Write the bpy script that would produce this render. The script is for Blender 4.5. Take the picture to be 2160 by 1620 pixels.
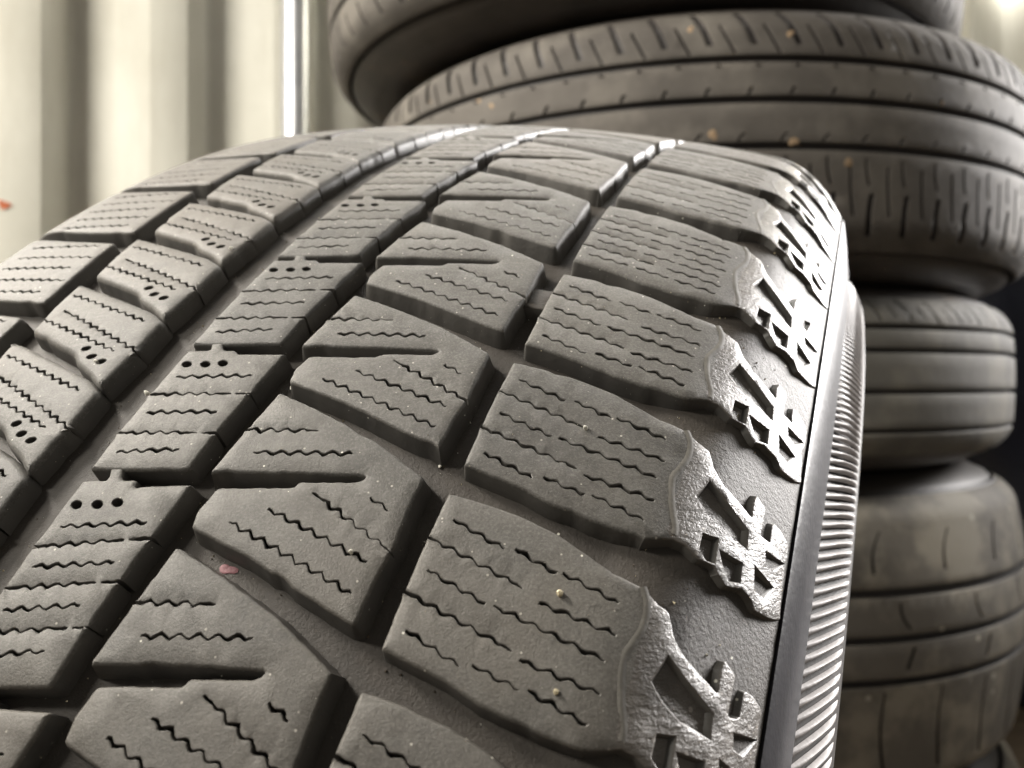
import bpy, bmesh, math, random
import numpy as np
from mathutils import Vector, Matrix
from mathutils.geometry import delaunay_2d_cdt

for o in list(bpy.data.objects):
    bpy.data.objects.remove(o, do_unlink=True)
scene = bpy.context.scene
COL = scene.collection
rnd = random.Random(7)
PI = math.pi
CAM_Z = 0.5506

# ------------------------------------------------------------------ camera
cam_data = bpy.data.cameras.new("camera")
cam = bpy.data.objects.new("camera", cam_data)
COL.objects.link(cam)
cam.location = (0, 0, CAM_Z)
cam.rotation_euler = (PI / 2, 0, 0)
cam_data.sensor_width = 36.0
cam_data.lens = 36.0 * 1779.32 / 2160.0
cam_data.clip_start = 0.005
cam_data.clip_end = 50
cam_data.dof.use_dof = True
cam_data.dof.focus_distance = 0.134
cam_data.dof.aperture_fstop = cam_data.lens / 1.2
scene.camera = cam
scene.render.resolution_x = 1024
scene.render.resolution_y = 768

# ------------------------------------------------------------------ light
world = bpy.data.worlds.new("World")
scene.world = world
world.use_nodes = True
wb = world.node_tree.nodes["Background"]
wb.inputs[0].default_value = (1.0, 0.95, 0.86, 1)
wb.inputs[1].default_value = 0.24

def area(name, loc, target, sx, sy, power, col):
    d = bpy.data.lights.new(name, 'AREA')
    d.shape = 'RECTANGLE'
    d.size, d.size_y, d.energy, d.color = sx, sy, power, col
    o = bpy.data.objects.new(name, d)
    COL.objects.link(o)
    o.location = loc
    o.rotation_euler = (Vector(target) - Vector(loc)).to_track_quat('-Z', 'Y').to_euler()
    return o
area("rear_ceiling_lamp", (-1.38, -0.28, 1.70), (-0.45, 1.40, 0.80), 0.5, 0.25, 27, (1.0, 0.95, 0.86)).data.spread = math.radians(100)
area("left_tread_fill", (-1.25, 0.50, 1.75), (0.0, 0.22, 0.52), 0.6, 0.25, 10.0, (1.0, 0.94, 0.85)).data.spread = math.radians(64)  # added unseen lamp: lights the tread from the left, kept off the wall
area("doorway_light", (1.45, 0.93, 1.10), (0.08, 0.18, 0.56), 0.6, 0.6, 9.0, (1.0, 0.97, 0.95)).data.spread = math.radians(38)
area("end_wall_fill", (1.10, 2.10, 2.00), (1.52, 2.55, 1.60), 0.5, 0.2, 130, (1.0, 0.97, 0.9)).data.spread = math.radians(80)  # added unseen lamp that whitens the end wall
area("tread_sheen_fill", (0.1, 1.25, 2.2), (0.0, 0.35, 0.5), 1.0, 0.15, 4, (1.0, 0.96, 0.9)).data.spread = math.radians(70)  # unseen lamp added for sheen on the far tread

vs = scene.view_settings
vs.view_transform = 'Standard'
vs.look = 'None'
vs.exposure = 0.0
vs.gamma = 1.0
vs.use_curve_mapping = False

# ------------------------------------------------------------------ materials
class NT:
    def __init__(self, name):
        self.m = bpy.data.materials.new(name)
        self.m.use_nodes = True
        self.t = self.m.node_tree
        self.b = self.t.nodes["Principled BSDF"]
        self.geo = self.n("ShaderNodeNewGeometry")
    def n(self, typ, **kw):
        nd = self.t.nodes.new(typ)
        for a, v in kw.items():
            setattr(nd, a, v)
        return nd
    def l(self, a, b):
        self.t.links.new(a, b)
    def pos(self, scale=(1, 1, 1), rot=(0, 0, 0)):
        mp = self.n("ShaderNodeMapping")
        mp.inputs["Scale"].default_value = scale
        mp.inputs["Rotation"].default_value = rot
        self.l(self.geo.outputs["Position"], mp.inputs["Vector"])
        return mp.outputs[0]
    def noise(self, scale, detail=4, rough=0.55, vec=None):
        nd = self.n("ShaderNodeTexNoise")
        nd.inputs["Scale"].default_value = scale
        nd.inputs["Detail"].default_value = detail
        nd.inputs["Roughness"].default_value = rough
        self.l(vec if vec else self.geo.outputs["Position"], nd.inputs["Vector"])
        return nd.outputs["Fac"]
    def ramp(self, fac, stops):
        r = self.n("ShaderNodeValToRGB")
        while len(r.color_ramp.elements) < len(stops):
            r.color_ramp.elements.new(0.5)
        for e, (p, c) in zip(r.color_ramp.elements, stops):
            e.position = p
            e.color = (c[0], c[1], c[2], 1) if not isinstance(c, (int, float)) else (c, c, c, 1)
        self.l(fac, r.inputs[0])
        return r.outputs[0]
    def mix(self, fac, a, b):
        m = self.n("ShaderNodeMix", data_type='RGBA')
        for sock, v in ((m.inputs[0], fac), (m.inputs[6], a), (m.inputs[7], b)):
            if hasattr(v, "is_output"):
                self.l(v, sock)
            elif isinstance(v, (int, float)):
                sock.default_value = v
            else:
                sock.default_value = (v[0], v[1], v[2], 1)
        return m.outputs[2]
    def bump(self, layers):
        prev = None
        for h, strength, dist in layers:
            b = self.n("ShaderNodeBump")
            b.inputs["Strength"].default_value = strength
            b.inputs["Distance"].default_value = dist
            self.l(h, b.inputs["Height"])
            if prev:
                self.l(prev, b.inputs["Normal"])
            prev = b.outputs[0]
        self.l(prev, self.b.inputs["Normal"])
    def speck(self, scale, size, keep):
        """mask of sparse round specks"""
        v = self.n("ShaderNodeTexVoronoi")
        v.inputs["Scale"].default_value = scale
        self.l(self.geo.outputs["Position"], v.inputs["Vector"])
        near = self.n("ShaderNodeMath", operation='LESS_THAN')
        self.l(v.outputs["Distance"], near.inputs[0])
        near.inputs[1].default_value = size
        sep = self.n("ShaderNodeSeparateColor")
        self.l(v.outputs["Color"], sep.inputs[0])
        pick = self.n("ShaderNodeMath", operation='LESS_THAN')
        self.l(sep.outputs[0], pick.inputs[0])
        pick.inputs[1].default_value = keep
        mul = self.n("ShaderNodeMath", operation='MULTIPLY')
        self.l(near.outputs[0], mul.inputs[0])
        self.l(pick.outputs[0], mul.inputs[1])
        return mul.outputs[0]

def set_b(nt, rough=0.6, spec=0.5):
    nt.b.inputs["Roughness"].default_value = rough
    nt.b.inputs["Specular IOR Level"].default_value = spec

def rubber_tread():
    nt = NT("worn_tread_rubber")
    big = nt.noise(28, 5, 0.6)
    fine = nt.noise(420, 4, 0.6)
    col = nt.ramp(big, [(0.3, (0.050, 0.046, 0.041)), (0.55, (0.076, 0.071, 0.063)), (0.75, (0.104, 0.097, 0.086))])
    col = nt.mix(nt.ramp(fine, [(0.35, 0.0), (0.75, 0.45)]), col, (0.130, 0.124, 0.112))
    grain = nt.noise(2400, 3, 0.75)
    col = nt.mix(nt.ramp(grain, [(0.50, 0.0), (0.68, 0.55)]), col, (0.170, 0.163, 0.148))
    col = nt.mix(nt.ramp(grain, [(0.30, 0.6), (0.46, 0.0)]), col, (0.045, 0.043, 0.039))
    # brown dust film and scuffs
    col = nt.mix(nt.ramp(nt.noise(11, 5, 0.65), [(0.46, 0.0), (0.70, 0.55)]), col, (0.098, 0.082, 0.064))
    scuff = nt.noise(1.0, 5, 0.7, nt.pos((55, 520, 700), (0.5, 0.2, 0.5)))
    col = nt.mix(nt.ramp(scuff, [(0.56, 0.0), (0.72, 0.5)]), col, (0.150, 0.143, 0.128))
    col = nt.mix(nt.ramp(nt.noise(75, 6, 0.7), [(0.30, 0.55), (0.42, 0.0)]), col, (0.042, 0.040, 0.037))
    oi = nt.n("ShaderNodeObjectInfo")
    hsv = nt.n("ShaderNodeHueSaturation")
    mr = nt.n("ShaderNodeMapRange"); mr.inputs["To Min"].default_value = 0.86; mr.inputs["To Max"].default_value = 1.14
    nt.l(oi.outputs["Random"], mr.inputs["Value"]); nt.l(mr.outputs[0], hsv.inputs["Value"]); nt.l(col, hsv.inputs["Color"])
    col = hsv.outputs[0]
    col = nt.mix(nt.speck(900, 0.16, 0.08), col, (0.34, 0.32, 0.28))
    col = nt.mix(nt.speck(420, 0.07, 0.06), col, (0.70, 0.68, 0.60))
    nt.l(col, nt.b.inputs["Base Color"])
    set_b(nt, 0.62, 0.45)
    nt.bump([(nt.noise(60, 3), 0.18, 0.0006), (nt.noise(1100, 3, 0.7), 0.30, 0.00018), (nt.noise(3600, 3, 0.7), 0.85, 0.00010)])
    return nt.m

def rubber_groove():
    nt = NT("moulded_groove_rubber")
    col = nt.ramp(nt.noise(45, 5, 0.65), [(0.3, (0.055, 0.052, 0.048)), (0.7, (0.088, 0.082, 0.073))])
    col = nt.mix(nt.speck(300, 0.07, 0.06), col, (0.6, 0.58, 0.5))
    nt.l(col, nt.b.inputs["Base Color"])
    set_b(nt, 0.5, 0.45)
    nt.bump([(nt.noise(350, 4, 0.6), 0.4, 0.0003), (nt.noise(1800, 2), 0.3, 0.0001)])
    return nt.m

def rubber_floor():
    nt = NT("dusty_shaded_floor_rubber")
    col = nt.ramp(nt.noise(38, 6, 0.7), [(0.28, (0.024, 0.020, 0.016)), (0.5, (0.040, 0.034, 0.028)), (0.72, (0.062, 0.054, 0.045))])  # brown dust, with the block walls' shade put into the dark colour
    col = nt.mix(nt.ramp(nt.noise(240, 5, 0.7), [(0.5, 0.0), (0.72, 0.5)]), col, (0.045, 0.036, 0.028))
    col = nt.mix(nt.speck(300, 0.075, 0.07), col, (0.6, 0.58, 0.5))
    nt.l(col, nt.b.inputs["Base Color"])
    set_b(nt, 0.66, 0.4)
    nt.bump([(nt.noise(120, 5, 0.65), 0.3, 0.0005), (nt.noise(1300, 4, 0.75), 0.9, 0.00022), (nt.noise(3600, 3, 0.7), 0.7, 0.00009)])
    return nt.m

def rubber_shoulder():
    nt = NT("scuffed_shoulder_rubber")
    col = nt.ramp(nt.noise(70, 6, 0.65), [(0.3, (0.060, 0.052, 0.045)), (0.7, (0.125, 0.112, 0.098))])
    col = nt.mix(nt.speck(700, 0.25, 0.16), col, (0.22, 0.20, 0.18))
    nt.l(col, nt.b.inputs["Base Color"])
    set_b(nt, 0.43, 0.55)
    streak = nt.noise(1.0, 4, 0.6, nt.pos((260, 900, 1500), (0.35, 0.2, 0.3)))
    nt.bump([(streak, 0.7, 0.0003), (nt.noise(1900, 3, 0.7), 0.9, 0.00016)])
    return nt.m

def rubber_wall(name, c0, c1, rough, spec=0.5, dirt=None):
    nt = NT(name)
    col = nt.ramp(nt.noise(22, 5, 0.6), [(0.3, c0), (0.72, c1)])
    if dirt:
        col = nt.mix(nt.ramp(nt.noise(dirt[1], 6, 0.7), [(dirt[2], 0.0), (dirt[2] + 0.12, 0.85)]), col, dirt[0])
    nt.l(col, nt.b.inputs["Base Color"])
    set_b(nt, rough, spec)
    nt.bump([(nt.noise(160, 5, 0.6), 0.35, 0.0005), (nt.noise(1300, 3), 0.4, 0.00012)])
    return nt.m

def plain(name, col, rough, vary=0.15, scale=60, bump=0.0004):
    nt = NT(name)
    c = nt.ramp(nt.noise(scale, 5), [(0.3, tuple(x * (1 - vary) for x in col)), (0.7, tuple(min(1, x * (1 + vary)) for x in col))])
    nt.l(c, nt.b.inputs["Base Color"])
    set_b(nt, rough, 0.4)
    nt.bump([(nt.noise(scale * 6, 4), 0.4, bump)])
    return nt.m

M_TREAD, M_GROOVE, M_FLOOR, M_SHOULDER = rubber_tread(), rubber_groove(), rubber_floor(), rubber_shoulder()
M_BAND = rubber_wall("smooth_sidewall_band", (0.015, 0.0145, 0.017), (0.027, 0.026, 0.028), 0.45, 0.14)
M_SIDE = rubber_wall("sidewall_rubber", (0.028, 0.025, 0.024), (0.050, 0.045, 0.041), 0.5, 0.4)
M_RIB = rubber_wall("lit_serration_rubber", (0.13, 0.118, 0.112), (0.24, 0.222, 0.21), 0.62, 0.3, ((0.07, 0.062, 0.058), 60, 0.58))  # paler than the sidewall: light catching the ribs is put into the colour
M_RIDGE = plain("pale_ridge_rubber", (0.105, 0.098, 0.086), 0.7)
M_STONE = plain("pale_grit", (0.72, 0.70, 0.62), 0.6, 0.2, 300)
M_TANSTONE = plain("tan_grit", (0.55, 0.48, 0.32), 0.6, 0.2, 300)
M_PINK = plain("pink_paint", (0.22, 0.09, 0.10), 0.6, 0.4, 260)

# ------------------------------------------------------------------ helpers
def tag(o, label=None, cat=None, group=None, kind=None):
    if label: o["label"] = label
    if cat: o["category"] = cat
    if group: o["group"] = group
    if kind: o["kind"] = kind
    return o

def mesh(name, verts, faces, mats, fmat=None, smooth=True, sharp=38):
    me = bpy.data.meshes.new(name)
    me.from_pydata([tuple(v) for v in verts], [], faces)
    for m in (mats if isinstance(mats, (list, tuple)) else [mats]):
        me.materials.append(m)
    if fmat is not None:
        me.polygons.foreach_set("material_index", fmat)
    if smooth:
        me.polygons.foreach_set("use_smooth", [True] * len(me.polygons))
        bm = bmesh.new(); bm.from_mesh(me)
        bmesh.ops.recalc_face_normals(bm, faces=bm.faces)
        lim = math.radians(sharp)
        for e in bm.edges:
            if len(e.link_faces) == 2 and e.calc_face_angle(0) > lim:
                e.smooth = False
        bm.to_mesh(me); bm.free()
    me.update()
    return me

def obj(name, me, parent=None, mat4=None):
    o = bpy.data.objects.new(name, me)
    COL.objects.link(o)
    if parent: o.parent = parent
    if mat4 is not None: o.matrix_basis = mat4
    return o

def pip(px, py, poly):
    """vectorised point in polygon"""
    inside = np.zeros(len(px), bool)
    n = len(poly)
    for i in range(n):
        x0, y0 = poly[i]; x1, y1 = poly[(i + 1) % n]
        if y0 == y1: continue
        c = ((y0 > py) != (y1 > py)) & (px < (x1 - x0) * (py - y0) / (y1 - y0) + x0)
        inside ^= c
    return inside

def signed_area(p):
    p = np.asarray(p)
    return 0.5 * np.sum(p[:, 0] * np.roll(p[:, 1], -1) - np.roll(p[:, 0], -1) * p[:, 1])

def ccw(p):
    p = [tuple(q) for q in p]
    return p if signed_area(p) > 0 else p[::-1]

def round_poly(p, rad, step, nseg=3):
    """round the corners, then densify"""
    p = [np.array(q, float) for q in p]
    out = []
    n = len(p)
    for i in range(n):
        a, b, c = p[i - 1], p[i], p[(i + 1) % n]
        d0, d1 = a - b, c - b
        l0, l1 = np.linalg.norm(d0), np.linalg.norm(d1)
        cosang = np.dot(d0, d1) / (l0 * l1 + 1e-9)
        r = min(rad, 0.42 * l0, 0.42 * l1)
        if cosang < -0.985 or rad <= 0:
            out.append(b); continue
        q0, q1 = b + d0 / l0 * r, b + d1 / l1 * r
        for t in np.linspace(0, 1, nseg + 1):
            out.append((1 - t) ** 2 * q0 + 2 * t * (1 - t) * b + t * t * q1)
    res = []
    n = len(out)
    for i in range(n):
        a, b = out[i], out[(i + 1) % n]
        k = max(1, int(np.linalg.norm(b - a) / step))
        for j in range(k):
            res.append(a + (b - a) * j / k)
    # drop coincident points
    fin = []
    for q in res:
        if not fin or np.linalg.norm(q - fin[-1]) > 0.03: fin.append(q)
    return np.array(fin)

def offset_poly(p, d):  # d may be an array
    """inward offset of a CCW polygon by vertex normals (negative = outward)"""
    e = np.roll(p, -1, 0) - p
    e /= np.linalg.norm(e, axis=1)[:, None] + 1e-9
    n = np.stack([-e[:, 1], e[:, 0]], 1)
    m = n + np.roll(n, 1, 0)
    m /= np.linalg.norm(m, axis=1)[:, None] + 1e-9
    c = np.clip(np.sum(m * n, 1), 0.55, 1)
    return p + m * (d / c)[:, None]

def wave_sipe(p0, p1, width, amp, period, open0=0.0, open1=0.0, lead=0.0, seed=0, sides=False):
    """thin zigzag slit from p0 to p1 as a closed CCW polygon in the (u, x) plane"""
    rr = random.Random(seed)
    a, b = np.array(p0, float), np.array(p1, float)
    d = b - a; L = np.linalg.norm(d); d /= L
    a = a - d * open0; b = b + d * open1; L = np.linalg.norm(b - a)
    nrm = np.array([-d[1], d[0]])
    n = max(4, int(L / (period / 6)))
    ph = rr.uniform(0, 1)
    kn = [rr.uniform(0.25, 1.35) for _ in range(int(L / 1.6) + 3)]
    up, dn = [], []
    for i in range(n + 1):
        t = i / n; s = t * L
        env = min(1.0, max(0.0, (s - lead) / 1.2)) * min(1.0, max(0.0, (L - s - lead * 0.5) / 0.8))
        f = (s / period + ph) % 1.0
        tri = 4 * f - 1 if f < 0.5 else 3 - 4 * f
        tri = math.copysign(abs(tri) ** 0.8, tri)
        off = amp * env * tri + 0.05 * rr.uniform(-1, 1)
        q = s / 1.6; qi = int(q); qf = q - qi
        wd = width * max(0.3, (kn[qi] * (1 - qf) + kn[qi + 1] * qf) * (0.85 + 0.3 * rr.random()))
        if (t < 0.02 and open0 == 0) or (t > 0.98 and open1 == 0): wd *= 0.6
        c = a + d * s + nrm * off
        up.append(c + nrm * wd / 2); dn.append(c - nrm * wd / 2)
    if sides: return [tuple(q) for q in up], [tuple(q) for q in dn]
    return ccw([tuple(q) for q in up + dn[::-1]])

def cut_slot(P, up, dn):
    """cut a slit that enters the CCW outline P from outside (up/dn = its two sides, first points outside)"""
    def cross(a, b, c, d):
        r, q = b - a, d - c
        den = r[0] * q[1] - r[1] * q[0]
        if abs(den) < 1e-9: return None
        w = c - a
        t = (w[0] * q[1] - w[1] * q[0]) / den; v = (w[0] * r[1] - w[1] * r[0]) / den
        return t if 0 <= t < 1 and 0 <= v <= 1 else None
    hits = []
    for side in (up, dn):
        best = None
        for k in range(len(side) - 1):
            c, d = np.array(side[k]), np.array(side[k + 1])
            for i in range(len(P)):
                t = cross(P[i], P[(i + 1) % len(P)], c, d)
                if t is not None:
                    best = (i + t, P[i] + (P[(i + 1) % len(P)] - P[i]) * t, k)
                    break
            if best: break
        if best is None: return P
        hits.append(best)
    n = len(P)
    (su, pu, ku), (sd, pd, kd) = hits
    gap = (sd - su) % n
    if gap < n / 2: s0, p0, k0, A, s1, p1, k1, B = su, pu, ku, up, sd, pd, kd, dn
    else: s0, p0, k0, A, s1, p1, k1, B = sd, pd, kd, dn, su, pu, ku, up
    i0, i1 = int(s0), int(s1)
    # rotate so the outline starts just after the slit and ends just before it
    start = (i1 + 1) % n
    keep = []
    j = start
    while True:
        keep.append(P[j])
        if j == i0: break
        j = (j + 1) % n
    slot = [p0] + [np.array(q) for q in A[k0 + 1:]] + [np.array(q) for q in B[k1 + 1:]][::-1] + [p1]
    out = []
    for q in keep + slot:
        if not out or np.linalg.norm(q - out[-1]) > 0.02: out.append(q)
    return np.array(out)

def oval(c, ru, rx, tilt=0.0, n=14):
    return ccw([(c[0] + ru * math.cos(t) * math.cos(tilt) - rx * math.sin(t) * math.sin(tilt),
                 c[1] + ru * math.cos(t) * math.sin(tilt) + rx * math.sin(t) * math.cos(tilt))
                for t in [2 * PI * i / n for i in range(n)]])

class Casing:
    """surface of revolution about local X; u = arc along the tread in mm, x = across, h = height above the tread surface"""
    def __init__(self, R, prof):
        self.R, self.prof = R, prof
    def pt(self, u, x, h, tilt=True):
        u, x, h = (np.asarray(q, float) for q in (u, x, h))
        e = 0.3
        dr = (self.prof(x + e) - self.prof(x - e)) / (2 * e)
        ln = np.sqrt(dr * dr + 1)
        nx, nr = -dr / ln, 1 / ln
        r = self.prof(x) + h * nr
        X = x + h * nx
        th = u / self.R
        return np.stack([X, -r * np.cos(th), r * np.sin(th)], -1) * 0.001

def block_mesh(name, cas, outline, holes=(), depth=5.5, top=0.0, bevel=0.7, flare=0.5, rad=0.9, step=1.2,
               grid=4.0, mats=None, matfn=None, base_depth=None, jitter=0.0, u0=0.0, seed=1, lip=0.13, slots=(), bevfn=None, rough_edge=0.0):
    """raised piece with rounded top edges; holes = [(polygon, depth)] cut into the top. u measured from u0."""
    rr = np.random.default_rng(seed)
    mats = mats or [M_TREAD, M_GROOVE]
    outline = ccw(outline)
    if slots:
        P = round_poly(outline, rad, step)
        for up, dn in slots:
            P = cut_slot(P, up, dn)
    else:
        P = round_poly(outline, rad, step)
    if rough_edge:
        sp = np.where(rr.random(len(P)) < 0.035, rr.uniform(0.15, 0.45, len(P)), 0.0)
        sp = np.maximum(sp, 0.5 * np.maximum(np.roll(sp, 1), np.roll(sp, -1)))
        if slots:
            S0 = np.concatenate([np.array(up + dn) for up, dn in slots])
            sp[np.abs(P[:, None] - S0[None]).sum(-1).min(1) < 2.0] = 0
        P = offset_poly(P, rr.normal(0, rough_edge, len(P)) + sp)
    bev = np.full(len(P), float(bevel))
    if bevfn: bev = np.array([bevfn(x) for x in P[:, 1]])
    flr = np.full(len(P), float(flare))
    if slots:
        S = np.concatenate([np.array(up + dn) for up, dn in slots])
        near = (np.abs(P[:, None] - S[None]).sum(-1).min(1) < 4 * rough_edge + 1e-6)
        bev[near] = 0.14; flr[near] = -0.02
    bevel0 = bevel
    V, F, FM = [], [], []
    def add(pts, h):
        i = len(V)
        hh = h if np.ndim(h) else np.full(len(pts), float(h))
        q = cas.pt(pts[:, 0] - u0, pts[:, 1], hh)
        V.extend(q.tolist())
        return list(range(i, i + len(pts)))
    def bridge(a, b, m):
        n = len(a)
        for i in range(n):
            j = (i + 1) % n
            F.append((a[i], a[j], b[j], b[i])); FM.append(m)
    # outer rings from the floor up
    dep = np.array([base_depth(x) for x in P[:, 1]]) if base_depth else np.full(len(P), float(depth))
    r3 = add(offset_poly(P, -flr), -dep - 0.3)
    r2 = add(P, top - np.minimum(bev, dep * 0.8))
    r1 = add(offset_poly(P, bev * 0.35), top - bev * 0.32)
    Pin = offset_poly(P, bev)
    bridge(r3, r2, 1); bridge(r2, r1, 0)
    loops = [Pin]
    hole_rings = []
    for hp, hd in holes:
        H = np.array(ccw(hp))
        Ho = offset_poly(H, -lip)
        loops.append(Ho)
        hole_rings.append((H, hd))
    pts2, edges, owner = [], [], []
    for lp in loops:
        i = len(pts2)
        pts2.extend([tuple(q) for q in lp])
        edges.extend([(i + k, i + (k + 1) % len(lp)) for k in range(len(lp))])
    nb = len(pts2)
    mn, mx = Pin.min(0), Pin.max(0)
    g = [(a, b) for a in np.arange(mn[0] + grid / 2, mx[0], grid) for b in np.arange(mn[1] + grid / 2, mx[1], grid)]
    # finer rows where the shoulder curves
    if cas.prof(np.array(mx[1] - 1.0)) < cas.prof(np.array(mx[1] - 12.0)) - 3:
        g += [(a, b) for a in np.arange(mn[0] + 1, mx[0], 2.4) for b in np.arange(mx[1] - 24, mx[1], 1.5)]
    if cas.prof(np.array(mn[1] + 1.0)) < cas.prof(np.array(mn[1] + 12.0)) - 3:
        g += [(a, b) for a in np.arange(mn[0] + 1, mx[0], 2.4) for b in np.arange(mn[1], mn[1] + 24, 1.5)]
    if g:
        g = np.array(g) + rr.uniform(-0.3, 0.3, (len(g), 2))
        keep = pip(g[:, 0], g[:, 1], offset_poly(Pin, 0.4))
        for lp in loops[1:]:
            keep &= ~pip(g[:, 0], g[:, 1], offset_poly(np.array(lp), -0.3))
        pts2.extend([tuple(q) for q in g[keep]])
    res = delaunay_2d_cdt([Vector(q) for q in pts2], edges, [], 0, 1e-5)
    vco, faces, orig = np.array([tuple(v) for v in res[0]]), res[2], res[3]
    tri = np.array([f for f in faces if len(f) == 3])
    cen = vco[tri].mean(1)
    keep = pip(cen[:, 0], cen[:, 1], Pin)
    for lp in loops[1:]:
        keep &= ~pip(cen[:, 0], cen[:, 1], lp)
    tri = tri[keep]
    hgt = np.full(len(vco), float(top))
    if jitter: hgt = hgt + rr.normal(0, jitter, len(vco))
    # which output vertices are outline vertices
    inmap = {}
    for vi, src in enumerate(orig):
        for s in src:
            inmap[s] = vi
    for s in range(nb):
        if s in inmap: hgt[inmap[s]] = top
    base = len(V)
    V.extend(cas.pt(vco[:, 0] - u0, vco[:, 1], hgt).tolist())
    for t in tri:
        F.append((base + int(t[0]), base + int(t[1]), base + int(t[2]))); FM.append(0)
    ring0 = [base + inmap.get(s, 0) for s in range(len(Pin))]
    bridge(r1, ring0, 0)
    off = len(Pin)
    for (H, hd), lp in zip(hole_rings, loops[1:]):
        n = len(H)
        rim = [base + inmap.get(off + k, 0) for k in range(n)]
        off += n
        a = add(H, top - lip)
        b = add(offset_poly(H, 0.04 if hd > 2 else 0.35), top - hd)
        bridge(rim[::-1], a[::-1], 0); bridge(a[::-1], b[::-1], 1)
        if hd <= 2.2:        # shallow cell: give it a floor
            q = delaunay_2d_cdt([Vector(tuple(p)) for p in offset_poly(H, 0.35)], [(k, (k + 1) % n) for k in range(n)], [], 0, 1e-5)
            qv = np.array([tuple(v) for v in q[0]])
            bi = len(V)
            V.extend(cas.pt(qv[:, 0] - u0, qv[:, 1], np.full(len(qv), top - hd)).tolist())
            for f in q[2]:
                if len(f) != 3: continue
                c = qv[list(f)].mean(0)
                if pip(np.array([c[0]]), np.array([c[1]]), offset_poly(H, 0.35))[0]:
                    F.append(tuple(bi + k for k in f)); FM.append(2 if len(mats) > 2 else 1)
        else:
            V.append(cas.pt(H[:, 0].mean() - u0, H[:, 1].mean(), top - hd).tolist())
            c = len(V) - 1
            for k in range(n):
                F.append((b[k], b[(k + 1) % n], c)); FM.append(1)
    V2 = np.array(V)
    if matfn:
        for i, f in enumerate(F):
            FM[i] = matfn(V2[list(f)].mean(0) * 1000, FM[i])
    return mesh(name, V, F, mats, FM)

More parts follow.
